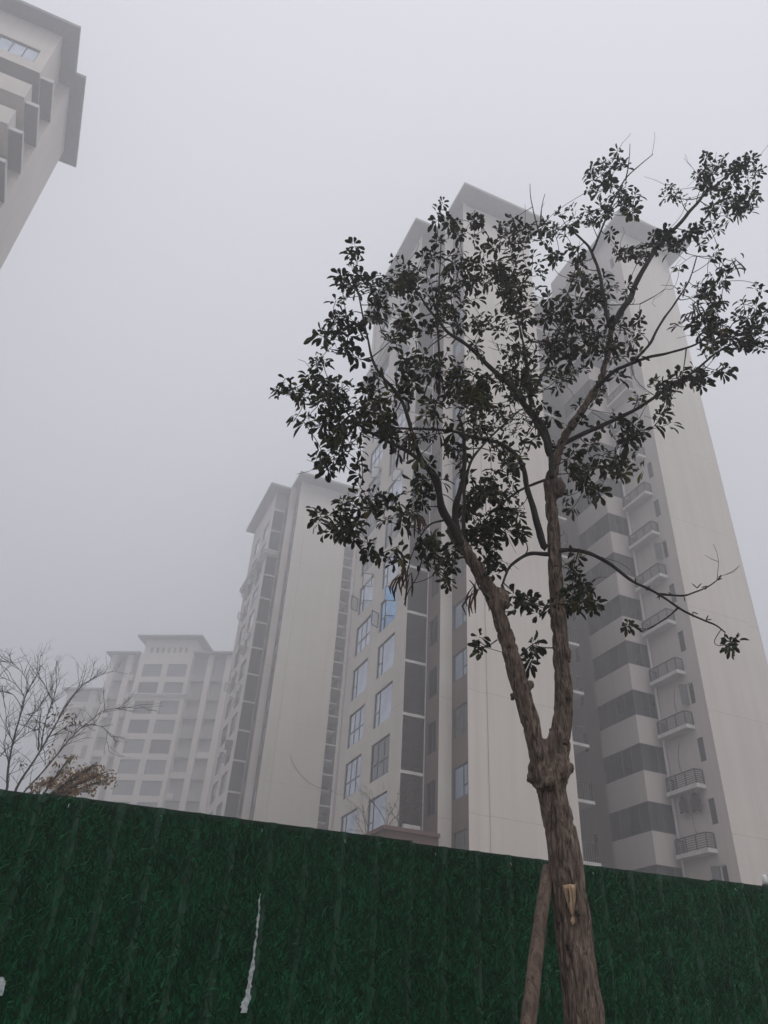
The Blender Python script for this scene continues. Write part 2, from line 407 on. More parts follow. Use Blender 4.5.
    # ---- roofs
    r = MB(); eave(r, X(17.83), X(24.0), 0, Y(46), ZT, .65, (1, 1, 2.3, 0)); r.build('roof', 'soffit_hazed', root)
    r = MB(); eave(r, X(15.79), X(17.8), Y(35.76), Y(46), ZL, 1.09, (1, 0, 1, .4)); r.build('roof', 'soffit_hazed', root)
    r = MB(); eave(r, X(29.63), X(35.04), Y(28.55), Y(46), 57.2, 1.0, (.65, 1.0, 1.5, 0)); r.build('roof', 'soffit_hazed', root)
    r = MB(); r.box(X(24.02), X(29.6), Y(43.2), Y(46), 56, 56.3); r.build('roof', 'soffit_hazed', root)
    # ---- windows
    rr = random.Random(5 if first else 9)
    pool = [W_SIDE, W_THREE, W_SIDE, W_THREE2, W_CURT]
    for n in range(2, 19):
        if 3*n+.6 > ZL-.8: continue
        for ci, q in enumerate((39.87, 43.92)):
            w = rr.choice(pool)
            if first: w = {(3, 0): W_SIDE, (4, 0): W_SIDE, (5, 0): W_THREE, (6, 0): W_SIDE, (7, 0): W_SIDE, (8, 0): W_BLUE, (9, 0): W_SIDE, (5, 1): W_THREE2, (6, 1): W_THREE2, (7, 1): W_SIDE, (8, 1): W_THREE2, (9, 1): W_SIDE}.get((n, ci), w)
            z = 3*n-1.5
            put(w, root, (X(15.79), Y(q), z), LEFT)
            op = (first and (n, ci) in ((8, 0), (9, 1), (11, 0), (12, 1), (13, 0), (11, 1), (15, 0))) or (not first and rr.random() < .22)
            if op:                                    # sashes standing open
                so = put(SASHB if first and n == 8 else rr.choice((SASH, SASHM)), root, (X(15.70), Y(q-2.50), z+1.06), R(160))
                if rr.random() < .8 or n in (8, 9): put(SASH, root, (X(15.70), Y(q-.05), z+.35), R(205))
        zb = 3*n-.35
        if zb+1.52 < ZT-1: put(rr.choice((W_STRIP, W_STRIP, W_STRIP, W_STRIP2)), root, (X(17.83), Y(34.1)-.07, zb), LEFT)
        zr = 3*n-.95
        if zr+1.62 < ZT-1.5: put(W_REC, root, (X(17.09), Y(35.76)-.30, zr), LEFT)
    for n in range(2, 18): put(LOUV, root, (X(15.815), Y(35.76), 3*n+1.27-3+3), FRONT)
    put(LOUV, root, (X(15.815), Y(35.76), 4.27), FRONT)
    # ---- right wing fittings
    for n in range(2, 18):
        zb = 3*n-.63+3
        if zb < 54: put(BAYS[(n*7+n//3) % 5], root, (X(28.06), Y(32.12), zb), 0)
        z = 3*n+1.3
        if z < 54: put(BALC, root, (X(29.06), Y(29.61), z), 0)
        zs = 3*n-.6
        if first or n < 3:
            opn = n in (3, 6, 9)
            put(W_SLITO if opn else W_SLIT, root, (X(29.63), Y(29.69), zs), LEFT)
            if opn: put(SASHW, root, (X(29.61), Y(29.67), zs+.03), R(150))
            for k in (0, 3.2): put(W_SLIT, root, (X(29.63), Y(42.2-k), zs), LEFT)
        # courtyard side of the left wing
        zy = 3*n+.9
        put(YB, root, (X(24.003), Y(34.0), zy), 0)
        if n < 17: put(W_YARD, root, (X(24.1), Y(36.35), zy+.75), FRONT)
    mb = MB(); mb.box(X(24.004), X(26.5), Y(36.45), Y(36.6), G0, 55); mb.box(X(26.4), X(26.5), Y(36.6), Y(43.98), G0, 55)
    mb.build('yard_wall', 'wallshade', root)
    for q, p in ((31.95, 29.53),): 
        mb = MB(); mb.tube([(X(p), Y(q), G0), (X(p), Y(q), 57)], .075, 10); mb.build('drainpipe', 'pipe', root, True)
    mb = MB(); mb.tube([(X(15.70), Y(45.2), G0), (X(15.70), Y(45.2), 57)], .05, 8); mb.build('drainpipe', 'pipe', root, True)
    if first:
        for z, q in ((12.9, 30.6), (15.9, 30.9), (18.9, 30.5)):   # loose cables under the balconies
            mb = MB(); pts = [(X(29.60), Y(q+.35*math.sin(t*2.2)-.15*t), z-.2-1.5*t) for t in [i/10 for i in range(11)]]
            mb.tube(pts, .012, 5); mb.build('cable', 'cable', root, True)
        # projecting porch roof low on the louver side, clad in brown
        mb = MB(); mb.box(X(14.35), X(17.05), Y(33.9), Y(35.65), 0, 9.85, 0); mb.box(X(14.2), X(17.06), Y(33.75), Y(35.66), 9.85, 10.02, 0)
        mb.box(X(14.35), X(15.77), Y(35.67), Y(40), 0, 9.85, 0); mb.box(X(14.2), X(15.77), Y(35.67), Y(40.1), 9.85, 10.02, 0)
        mb.build('porch', 'porch', root)
        # condenser behind the lowest louvers
        mb = MB(); mb.box(X(15.95), X(16.85), Y(35.45), Y(35.70), 10.03, 10.63); mb.tube([(X(16.25), Y(35.45), 10.33), (X(16.25), Y(35.43), 10.33)], .22, 16)
        mb.build('air_conditioner', 'trim', root)
    else:
        mb = MB(); pts = [p.to_3d() for p in smooth_path([Vector((a, .03, b, 0)) for a, b in ((2.69, 25.56), (3.2, 24.69), (4.12, 23.8), (5.2, 23.22), (6.15, 22.96))], 4)]
        mb.tube(pts, .02, 5); mb.build('cable', 'cable', root, True)
    return root
tower('nearest pale tower behind the leafy tree, with blue open window', 0, 0, 0, 'matching apartment towers behind the hoarding', True)
tower('pale tower with a blank gable, half hidden behind the left of the nearest tower', -.3, 39.8, -1.0, 'matching apartment towers behind the hoarding', False)
# ------------------------------------------------------------------ tower overhead at the upper left
def corner_tower():
    p0, q0 = -12.65, 31.2
    o3 = D2*p0+D1*q0
    root = thing('apartment_tower', 'tower high at the upper left corner, seen from below with deep eaves', 'apartment tower', (o3.x, o3.y, 0), RZ)
    X = lambda p: p-p0
    Y = lambda q: q-q0
    mb = MB()
    W = 15.
    hol = [(W-9.2, W-5.4, 3*n+.8, 3*n+2.3) for n in range(1, 17)] + [(W-8.8, W-5.6, 51.15, 52.65)]
    panel(mb, (-W, 0), (-4.2, 0), 0, 55.2, hol, 1.3, 0, 1)
    h1 = [(.45, 3.58, 51.15, 52.65)]
    panel(mb, (-4.2, 0), (0, 0), 50.3, 55.2, h1, .2); panel(mb, (0, 0), (0, 2.3), 50.3, 55.2)
    mb.quad([(-4.2, 0, 50.3), (-4.2, 2.3, 50.3), (0, 2.3, 50.3), (0, 0, 50.3)], 1)
    for n in range(0, 16): mb.box(-4.199, -.001, .001, 2.3, 3*n+2.3, 3*n+3.8, 0)      # parapets of the corner balconies
    mb.box(-4.198, -.42, 1.3, 2.29, 0, 50.29, 1)
    panel(mb, (0, 2.3), (0, Y(34.4)), 0, 55.2)
    panel(mb, (0, Y(34.4)), (X(-11.9), Y(34.4)), 0, 55.1); panel(mb, (X(-11.9), Y(34.4)), (X(-11.9), Y(39.4)), 0, 55.1)
    panel(mb, (X(-11.9), Y(39.4)), (-W, Y(39.4)), 0, 55.1); panel(mb, (-W, Y(39.4)), (-W, 0), 0, 55.1)
    mb.build('wall', ['wall', 'wallshade'], root)
    r = MB(); eave(r, -W, 0, 0, Y(33.3), 55.2, 1.0); r.build('roof', 'soffit', root)
    r = MB(); eave(r, -W, X(-11.9), Y(33.3), Y(39.4), 55.12, .92, (0, 1, 0, 1.2)); r.build('roof', 'soffit', root)
    wp = proto(window(3.13, 1.5, 4, 'mull', 'glass_sky', 'frame', .08))
    wp.name = 'strip_window'
    for x in (-3.75, -8.8): put(wp, root, (x, 0.02, 51.15), FRONT)
    wl = proto(window(4.0, 1.5, 4, 'mull', 'glass_dark'), 'loggia_window'); wl2 = proto(window(3.8, 1.5, 4, 'mull', 'glass_dark'), 'loggia_window')
    for n in range(6, 17):
        put(wl, root, (-4.5, 1.17, 3*n+.8), FRONT) if 3*n+2.3 < 50.4 else None; put(wl2, root, (-9.2, 1.2, 3*n+.8), FRONT)
        mb = MB(); mb.box(.004, X(-11.9), Y(31.65), Y(34.39), 3*n+2.6-.1, 3*n+2.6); 
        lg = mb.build('ledge', 'soffit', root)
        mb = MB(); mb.box(X(-11.9), X(-11.86), Y(31.6), Y(34.39), 3*n+2.48, 3*n+2.75); mb.box(.003, X(-11.86), Y(31.6), Y(31.65), 3*n+2.48, 3*n+2.75)
        mb.build('edge_trim', 'trim', lg)
        mb = MB(); mb.box(.2, .6, Y(32.2), Y(33.0), 3*n+2.61, 3*n+3.2); mb.build('air_conditioner', 'trim', root)
    return root
corner_tower()
# ------------------------------------------------------------------ far tower in the mist
def far_tower():
    a = R(98.5); F1 = Vector((math.sin(a), math.cos(a), 0)); F2 = Vector((-math.cos(a), math.sin(a), 0))
    x0 = -49.3; o3 = F1*x0+F2*108.78
    root = thing('apartment_tower', 'faint far tower with a raised middle roof, left in the mist above the hoarding', 'apartment tower', (o3.x, o3.y, -.75), R(-8.5))
    X = lambda x: x-x0
    mb = MB(); hol = []
    for n in range(1, 17):
        for l, r in ((-52.9, -49.78), (-48.82, -45.72)): hol.append((X(l)-X(-53.82), X(r)-X(-53.82), 3*n+.4+.02, 3*n+2.5))
    hol = [(round(b, 3), round(c, 3), d, e) for b, c, d, e in hol]
    panel(mb, (X(-53.82), -.5), (X(-45.1), -.5), 0, 52.3, hol, .3)
    for s in (-53.82, -45.1): panel(mb, (X(s), .9) if s < -50 else (X(s), -.5), (X(s), -.5) if s < -50 else (X(s), .9), 0, 52.3)
    # attic with a row of small vents
    vents = [(1.0+k*.95, 1.45+k*.95, 52.5, 53.4) for k in range(7)]
    panel(mb, (X(-53.4), -.4), (X(-45.0), -.4), 51.5, 54.8, vents, .2, 0, 1); panel(mb, (X(-45.0), -.4), (X(-45.0), 5), 51.5, 54.8); panel(mb, (X(-53.4), 5), (X(-53.4), -.4), 51.5, 54.8)
    mb.box(X(-53.4)+.25, X(-45.0)-.25, -.15, 4, 51.6, 54.7, 2)
    def col(l, r, d=0., z=52.3): mb.box(X(l), X(r), d, 6, 0, z, 0)
    col(-58.73, -57.84); col(-56.07, -55.1); col(-42.70, -41.86); col(-39.76, -38.9)
    def bay(l, r, d=.9, z=52.0, s=0):
        mb.box(X(l)+.002, X(r)-.002, d, 5.9, 0, z, 1)
        rr = random.Random(int(abs(l)*10))
        for n in range(1, 17):
            mb.box(X(l)+.003, X(r)-.003, .25, d-.002, 3*n, 3*n+.14, 1)
            if rr.random() < .75: mb.box(X(l)+.004, X(l)+(X(r)-X(l))*rr.choice((.45, .996)), .2, .26, 3*n+.14, 3*n+1.0, rr.choice((1, 1, 0)))
    bay(-57.84, -56.07); bay(-55.1, -53.83); bay(-45.09, -42.7); bay(-41.86, -39.76)
    # set-back wing on the left
    mb.box(X(-66), X(-58.74), 2.5, 8, 0, 47.2, 0)
    for l, r in ((-60.9, -59.5), (-64.8, -62.2)):
        for n in range(1, 16): mb.box(X(l), X(r), 2.44, 2.498, 3*n+.4, 3*n+2.4, 2)
    for k, (z, o) in enumerate(((45.1, .25), (45.35, .4))): mb.box(X(-53.82)-o, X(-45.1)+o, -.5-o, -.503, z, z+.22, 3)
    mb.build('wall', ['wall', 'wallgrey', 'wallshade', 'trim'], root)
    r = MB(); eave(r, X(-53.4), X(-45.0), -.4, 5, 54.8, 1.2); r.build('roof', 'soffit', root)
    r = MB(); eave(r, X(-58.73), X(-53.85), 0, 6, 52.3, .85, (1, 0, 1, 1)); r.build('roof', 'soffit', root)
    r = MB(); eave(r, X(-45.07), X(-38.9), 0, 6, 52.3, .85, (0, 1, 1, 1)); r.build('roof', 'soffit', root)
    r = MB(); eave(r, X(-66), X(-58.75), 2.5, 8, 47.2, .7, (1, 0, 1, 1)); r.build('roof', 'soffit', root)
    wa = proto(window(3.12, 2.08, 4, 'mull', 'curtain', 'frame', .07)); wb = proto(window(3.12, 2.08, 4, 'mull', 'glass_hazed', 'frame', .07)); wc = proto(window(3.12, 2.08, 4, 'three', 'glass_hazed', 'rail', .07))
    rr = random.Random(3)
    for n in range(4, 17):
        for l in (-52.9, -48.82):
            put(rr.choice((wa, wb, wb, wc)), root, (X(l), -.40, 3*n+.42), FRONT)
    return root
far_tower()
# ------------------------------------------------------------------ laundry under a balcony
def pqz(p, q, z): v = D2*p+D1*q; return Vector((v.x, v.y, z))
def garment(seed, q, w, h, label):
    rr = random.Random(seed); o = pqz(29.3, q, 13.05)
    root = thing('hanging_garment', label, 'laundry', o, RZ, 'dark laundry under a balcony')
    mb = MB(); n, k = 10, 8; prof = lambda t: w*(.32+.30*min(1, t*3.2)+.1*math.sin(t*2.5))
    for j in range(k+1):
        t = j/k
        for i in range(n):
            a = 2*math.pi*i/n
            mb.v.append((math.sin(a)*(.05+.05*t)+.02*noise.noise(Vector((i*.9, j*.6, seed))), math.cos(a)*prof(t)*(1+.12*noise.noise(Vector((i*.7, j*.8, seed+4)))), -.12-h*t-(.06*math.sin(a*3+seed) if j == k else 0)))
    for j in range(k):
        for i in range(n): mb.f.append((j*n+i, j*n+(i+1) % n, (j+1)*n+(i+1) % n, (j+1)*n+i)); mb.m.append(0); mb.t.append(0)
    mb.f.append(tuple(range(n))); mb.m.append(0); mb.t.append(0); mb.f.append(tuple(k*n+i for i in reversed(range(n)))); mb.m.append(0); mb.t.append(0)
    mb.build('cloth', 'cloth', root, True)
    mb = MB(); mb.tube([(0, 0, .05), (0, .02, -.05), (0, 0, -.13)], .01, 5); mb.tube([(0, -w*.3, -.14), (0, 0, -.08), (0, w*.3, -.14)], .012, 5); mb.build('hanger', 'rail', root)
garment(1, 31.02, .40, .72, 'left of two dark garments hanging under a balcony, the smaller one')
garment(2, 30.15, .50, .82, 'right of two dark garments hanging under a balcony, the wider one')
# ------------------------------------------------------------------ hoarding covered with turf sheet
FA = R(-15.5); FN = Vector((math.sin(FA), math.cos(FA), 0)); FT = Vector((math.cos(FA), -math.sin(FA), 0)); FD = 3.79; FH = 2.45
PW = .86
def fence():
    o = FN*FD
    root = thing('hoarding_fence', 'green turf covered hoarding across the foreground with white tears', 'fence', o, -FA)
    rb = .172                                        # rib pitch of the steel sheets under the turf
    def relief(x):                                   # depth of the corrugation, towards the viewer
        u = abs(((x/rb) % 1)-.5)*2
        return .010*max(0, min(1, (u-.76)/.12))
    def sheet():
        mb = MB(); n = 60
        for i in range(n):
            x0, x1 = PW*i/n, PW*(i+1)/n
            mb.quad([(x0, -relief(x0), 0), (x1, -relief(x1), 0), (x1, -relief(x1), FH), (x0, -relief(x0), FH)], 1 if min(relief(x0), relief(x1)) > .006 else 0)
        mb.quad([(0, 0, FH), (PW, 0, FH), (PW, .03, FH), (0, .03, FH)])
        mb.quad([(0, .03, 0), (0, .03, FH), (PW, .03, FH), (PW, .03, 0)])
        return mb.mesh('panel', ['turf', 'worn'], False)
    def blades(seed):
        rr = random.Random(seed); mb = MB()
        for _ in range(25000):
            x = rr.uniform(0, PW); z = rr.uniform(.03, FH-.012)
            u = abs(((x/rb) % 1)-.5)*2
            crest = u > .88
            if crest and rr.random() < .55: continue
            L = rr.uniform(.030, .066)*(.8 if crest else 1); w = rr.uniform(.0024, .0048)
            a = rr.gauss(0, .36); k = rr.gauss(0, 12.)
            clump = noise.noise(Vector((x*9, z*6, seed)))*.5+.5
            tone = max(.02, min(1, rr.random()**2*.85+.30*(clump-.35)))
            if crest: tone = min(1, tone*.6+.25)
            lift = rr.uniform(.002, .012); px, pz = x, z; pts = []
            for s in range(4):
                t = s/3; ww = w*(1-.85*t*t)
                d = -(relief(min(max(px, 0), PW))+.001+lift*t)
                pts.append((px, pz, d, ww, a)); a += k*L/3; px += math.sin(a)*L/3; pz += math.cos(a)*L/3
            if any(abs((((q[0]/rb) % 1)-.5)*2) > .87 for q in pts) and rr.random() < .62: continue
            if max(q[1] for q in pts) > FH-.003: continue
            for s in range(3):
                q = []
                for (x1, z1, d1, w1, a1), sg in ((pts[s], -1), (pts[s], 1), (pts[s+1], 1), (pts[s+1], -1)):
                    q.append((x1+math.cos(a1)*w1*sg, d1-.0015*sg*(1 if s else 1), z1-math.sin(a1)*w1*sg))
                mb.quad(q, 0, tone)
        return mb.mesh('turf_blades', ['blade'], False)
    sm = sheet(); bm = [blades(s) for s in (1, 2, 3)]
    jit = random.Random(4)
    for i, k in enumerate(range(-4, 12)):
        p = link('panel', sm, root, (k*PW-.42, jit.uniform(-.004, .004), jit.uniform(-.007, .007)), 0)
        b = link('turf_blades', bm[i % 3], p, (0, 0, 0), 0); b['kind'] = 'stuff'
        r = MB(); 
        for x in (.12, .52): r.tube([(x, -.022, FH-.035-.02*jit.random()), (x, -.012, FH-.035)], .0016, 8)
        r.build('rivet', 'steel', p)
    # torn places where the backing shows
    inv = Matrix.Rotation(FA, 4, 'Z')
    def onface(x, y):
        d = (x-384)/F_PX*CR-(y-512)/F_PX*CU+FW; t = FD/d.dot(FN); P = d*t+Vector((0, 0, H)); return P.dot(FT), P.z
    def tear(edge_l, edge_r, name='torn_strip'):
        tr = random.Random(6)
        def fine(E):
            out = []
            for i in range(len(E)-1):
                for k in range(5):
                    t = k/5; j = tr.gauss(0, .55) if (i or k) else 0
                    out.append((E[i][0]+(E[i+1][0]-E[i][0])*t+j, E[i][1]+(E[i+1][1]-E[i][1])*t))
            return out+[E[-1]]
        mb = MB(); L = [onface(*e) for e in fine(edge_l)]; Rr = [onface(*e) for e in fine(edge_r)]
        for i in range(len(L)-1):
            mb.quad([(L[i][0], -.018, L[i][1]), (Rr[i][0], -.020, Rr[i][1]), (Rr[i+1][0], -.020, Rr[i+1][1]), (L[i+1][0], -.018, L[i+1][1])])
            for S in (L, Rr):                        # thickness back to the sheet
                mb.quad([(S[i][0], -.019, S[i][1]), (S[i+1][0], -.019, S[i+1][1]), (S[i+1][0], -.0, S[i+1][1]), (S[i][0], -.0, S[i][1])])
        mb.build(name, 'tear', root)
    tear([(259.5, 894), (257.5, 912), (255.5, 930), (253.5, 948), (250.5, 965), (247, 982), (244.5, 997), (240.5, 1003), (240, 1013)],
         [(260.2, 894), (259, 912), (257.6, 930), (254.5, 948), (253.8, 965), (251, 982), (249.5, 993), (248, 1003), (246, 1013)])
    tear([(-4, 978), (-4, 985), (-4, 995)], [(3, 977), (6.5, 984), (2, 996)])
    # posts and rails behind
    for k in range(-2, 6):
        mb = MB(); mb.box(k*2*PW-.46, k*2*PW-.40, .035, .095, 0, FH-.05); mb.build('post', 'steel', root)
    mb = MB(); mb.box(-4*PW, 12*PW-.5, .036, .076, 1.9, 1.95); mb.box(-4*PW, 12*PW-.5, .036, .076, .4, .45); mb.build('rail', 'steel', root)
fence()
# ------------------------------------------------------------------ the evergreen street tree
TD = 3.4
def crop(ox, oy, s, pts): return [(ox+x/s, oy+y/s) for x, y in pts]
def branch3(px, d0, d1, w0, w1):
    """px list -> 3D points; w = width in photo pixels, turned into metres at that distance"""
    out = []; n = len(px)
    for i, (x, y) in enumerate(px):
        t = i/(n-1); d = d0+(d1-d0)*t; p = T(x, y, d); dep = (p-Vector((0, 0, H))).dot(FW)
        out.append((*p, .5*(w0+(w1-w0)*t**.8)*dep/F_PX))
    return smooth_path([Vector(o) for o in out], 6)
t1 = lambda p: crop(260, 130, 2.954, p)
t2 = lambda p: crop(500, 130, 2.866, p)
t3 = lambda p: crop(290, 370, 3.339, p)
t4 = lambda p: crop(450, 370, 2.415, p)
THICK = [  # px path, distance start/end, width start/end
    ([(585, 1020), (572, 915), (564, 850), (555, 806), (551, 784)], 3.40, 3.40, 41, 27),
    ([(559, 835), (549, 795), (541, 765), (534, 735), (519, 682), (507, 640), (500, 617), (487, 585), (466, 551), (450, 527)], 3.40, 3.25, 26, 15),
    ([(560, 835), (556, 795), (559, 760), (562, 725), (564, 690), (561, 660), (559, 620), (556, 580), (554, 540), (551, 500), (549, 482)], 3.42, 3.55, 27, 13),
    ([(549, 486), (562, 442), (587, 403), (604, 370), (611.6, 325)], 3.55, 3.5, 12, 7),
    ([(551, 510), (553, 480), (560, 450)], 3.55, 3.6, 12, 7),
    ([(553, 772), (550, 752), (547, 739)], 3.38, 3.36, 11, 7),
]
MIDS = [
    ([(460, 545), (449, 520), (440, 496), (431, 475), (416, 445), (402, 400), (378, 372), (368, 340), (358, 292)], 3.25, 2.9, 11, 2),
    ([(456, 540), (455, 520), (458, 499), (465, 469), (464, 439), (458, 415)], 3.25, 3.1, 11, 4),
    ([(452, 530), (441, 505), (437, 480), (420, 460), (386, 440), (365, 429), (346, 412), (325, 385)], 3.25, 2.8, 9, 2),
    ([(465, 552), (464, 520), (466, 480), (475, 455), (496, 432), (520, 410)], 3.3, 3.7, 6, 2),
    ([(547, 548), (536, 519), (527, 486), (521, 461), (505, 446), (480, 438), (446, 431), (380, 427)], 3.5, 3.1, 10, 3),
    ([(551, 455), (538, 421), (515, 392), (494, 371), (473, 350), (450, 333), (429, 309), (412, 285)], 3.55, 3.2, 11, 2.5),
    ([(611.6, 325), (632, 294), (653.5, 252), (685, 217), (706, 193), (735, 170)], 3.5, 3.9, 9, 2.5),
    ([(609, 325), (601, 283), (592, 252), (580, 238), (566, 226)], 3.5, 3.4, 6, 2),
    ([(562, 444), (598, 428), (628, 413), (657, 395), (690, 374), (716, 353), (744, 339)], 3.55, 3.8, 7, 2),
    ([(597, 388), (615, 371), (645, 358), (667, 353), (695, 345), (715, 330)], 3.5, 3.2, 6, 2),
    ([(615, 371), (635, 360), (650, 343), (663, 320), (674, 304), (688, 283), (697, 256)], 3.45, 3.6, 5, 1.5),
    ([(555, 552), (570, 550), (587, 552), (602, 560), (616, 569), (635, 582), (649, 589), (664, 598), (682, 610), (703, 620), (716, 625), (725, 632)], 3.5, 3.9, 6, 2),
    ([(657, 594), (682, 596), (695, 592), (707, 587), (716, 581), (721, 575)], 3.75, 3.9, 2.4, 1.2),
    ([(678, 608), (669, 616), (655, 625), (640, 632)], 3.8, 3.7, 2, 1),
    ([(549, 554), (535, 554), (524, 557), (512, 565), (506, 575), (502, 585)], 3.5, 3.4, 6, 3),
    ([(502, 585), (507, 600), (504, 612)], 3.4, 3.4, 3, 2),
    ([(439, 394), (440, 360), (438, 333), (439, 289), (441, 245)], 3.1, 3.0, 4, 1.5),
    ([(552, 478), (549, 450), (534, 420), (530, 395), (527, 360), (520, 330), (512, 300)], 3.5, 3.4, 7, 2),
    ([(529, 400), (545, 370), (556, 340), (566, 300), (575, 270)], 3.4, 3.3, 4, 1.5),
    ([(545, 480), (520, 490), (500, 505), (485, 520)], 3.5, 3.5, 4, 2),
    ([(541, 240), (536, 222), (531, 200), (530, 184)], 3.3, 3.3, 1.6, .8), ([(540, 222), (542, 205), (545, 194)], 3.3, 3.3, 1.2, .7),
    ([(592, 252), (612, 205), (625, 180), (640, 165), (653, 154)], 3.4, 3.4, 2.4, .9), ([(626, 180), (629, 160), (630, 144)], 3.4, 3.4, 1.4, .7),
    ([(648, 303), (665, 293), (640, 304), (612, 305), (606, 303)][2:][::-1], 3.5, 3.5, 1.8, 1), ([(640, 304), (655, 296), (665, 289)], 3.5, 3.5, 1.2, .7),
    ([(500, 617), (490, 600), (478, 585), (470, 560)], 3.3, 3.2, 3, 1.5),
    ([(410, 560), (418, 540), (430, 525), (444, 520)][::-1], 3.2, 3.1, 2.5, 1.2), ([(404, 605), (409, 590), (418, 575), (424, 552), (436, 530)][::-1], 3.2, 3.1, 1.8, 1),
    ([(517, 660), (528, 648), (540, 640)], 3.35, 3.3, 1.5, .8), ([(497, 640), (487, 646), (478, 640)], 3.35, 3.25, 1.5, .8),
]
BL1 = [(270, 365, 35), (310, 430, 40), (360, 460, 50), (270, 440, 40), (260, 480, 40), (210, 590, 50), (280, 580, 40), (270, 650, 40), (165, 670, 30), (80, 775, 40), (150, 745, 25), (225, 780, 50), (345, 540, 35), (345, 730, 35), (430, 400, 45), (490, 360, 30), (450, 470, 55), (420, 600, 45), (535, 240, 28), (545, 290, 40), (620, 290, 48), (590, 390, 40), (600, 440, 55), (540, 490, 50), (640, 540, 55), (700, 420, 50), (735, 300, 40), (740, 480, 50), (560, 580, 50), (500, 680, 50), (420, 690, 40), (560, 720, 40), (630, 770, 50), (470, 560, 40)]
BL2 = [(340, 80, 34), (310, 110, 30), (290, 130, 42), (330, 180, 42), (260, 200, 34), (250, 240, 38), (390, 230, 38), (370, 200, 28), (300, 250, 35), (190, 260, 42), (120, 290, 48), (100, 390, 30), (60, 300, 40), (30, 330, 55), (30, 430, 55), (60, 480, 45), (190, 370, 40), (330, 330, 38), (150, 500, 40), (230, 450, 45), (280, 440, 38), (260, 490, 42), (350, 450, 32), (390, 380, 25), (440, 300, 40), (460, 310, 38), (420, 340, 30), (500, 310, 34), (560, 320, 38), (490, 180, 38), (525, 205, 24), (590, 130, 38), (600, 170, 48), (620, 90, 34), (660, 130, 48), (690, 100, 38), (740, 110, 34), (720, 185, 30), (680, 200, 55), (640, 230, 50), (590, 255, 42), (640, 380, 38), (590, 480, 40), (610, 460, 48), (600, 540, 52), (600, 600, 48), (630, 610, 38), (690, 480, 22), (745, 455, 20), (720, 550, 48), (740, 530, 28), (700, 600, 48), (750, 610, 25), (650, 690, 18), (570, 700, 26), (510, 720, 38), (470, 750, 38), (360, 560, 42), (330, 620, 36), (300, 590, 45), (260, 580, 45), (340, 700, 24), (180, 560, 48), (170, 640, 55), (100, 640, 55), (220, 620, 50), (40, 560, 50), (90, 740, 45), (180, 700, 40), (30, 700, 40), (505, 545, 12), (520, 445, 14), (510, 400, 14)]
BL3 = [(15, 90, 30), (70, 40, 24), (60, 150, 40), (130, 100, 55), (130, 180, 55), (190, 220, 58), (220, 130, 45), (150, 280, 42), (130, 310, 36), (95, 285, 22), (230, 320, 22), (215, 370, 24), (110, 480, 42), (170, 480, 55), (190, 530, 42), (130, 540, 26), (250, 450, 45), (300, 420, 42), (340, 470, 46), (270, 590, 38), (340, 610, 36), (420, 420, 45), (440, 390, 38), (400, 490, 36), (480, 600, 46), (500, 660, 44), (470, 570, 38), (520, 720, 24), (540, 620, 28), (620, 540, 52), (690, 500, 46), (740, 470, 34), (660, 570, 38), (650, 420, 42), (620, 400, 28), (640, 180, 40), (620, 70, -65), (400, 50, 58), (310, 110, -55), (320, 180, 48), (280, 80, 34), (400, 240, 45), (460, 160, -28), (540, 60, 46), (670, 640, 22), (680, 670, 24), (560, 340, 34), (740, 540, 36), (740, 380, 26)]
BL4 = [(60, 45, 42), (110, 130, 42), (70, 130, 38), (190, 50, 46), (210, 110, 36), (150, 180, 36), (160, 230, 32), (90, 300, 46), (60, 350, 46), (130, 340, 42), (110, 390, 42), (360, 50, 24), (435, 65, -20), (430, 150, 38), (440, 165, 30), (400, 140, 24), (330, 220, 42), (310, 250, 38), (390, 230, 36), (430, 225, -32), (345, 305, 28), (290, 320, 18), (520, 122, 25), (510, 60, 24), (580, 10, 25), (610, 15, 20), (670, 0, 18), (300, 470, 32), (300, 520, 38), (335, 550, 26), (350, 560, 14), (210, 565, 24), (180, 555, 28), (240, 558, 22), (290, 550, 30), (75, 655, 24), (200, 663, 18), (190, 690, 18), (440, 625, -18), (670, 655, 26), (100, 460, 28), (10, 190, 18)]
def leaf(mb, base, d, up, L, W, tone, droop):
    """one obovate leaf blade, folded a little along its midrib"""
    side = d.cross(up).normalized(); nrm = side.cross(d).normalized()
    prev = None
    for t, w in ((.0, .06), (.14, .08), (.45, .72), (.72, 1.), (.9, .66), (1., .05)):
        c = base + d*(L*t) - Vector((0, 0, droop*L*t*t)); f = nrm*(W*.28*w)
        cur = (c - side*W*.5*w + f, c, c + side*W*.5*w + f)
        if prev:
            mb.quad([prev[0], prev[1], cur[1], cur[0]], 0, tone); mb.quad([prev[1], prev[2], cur[2], cur[1]], 0, tone)
        prev = cur
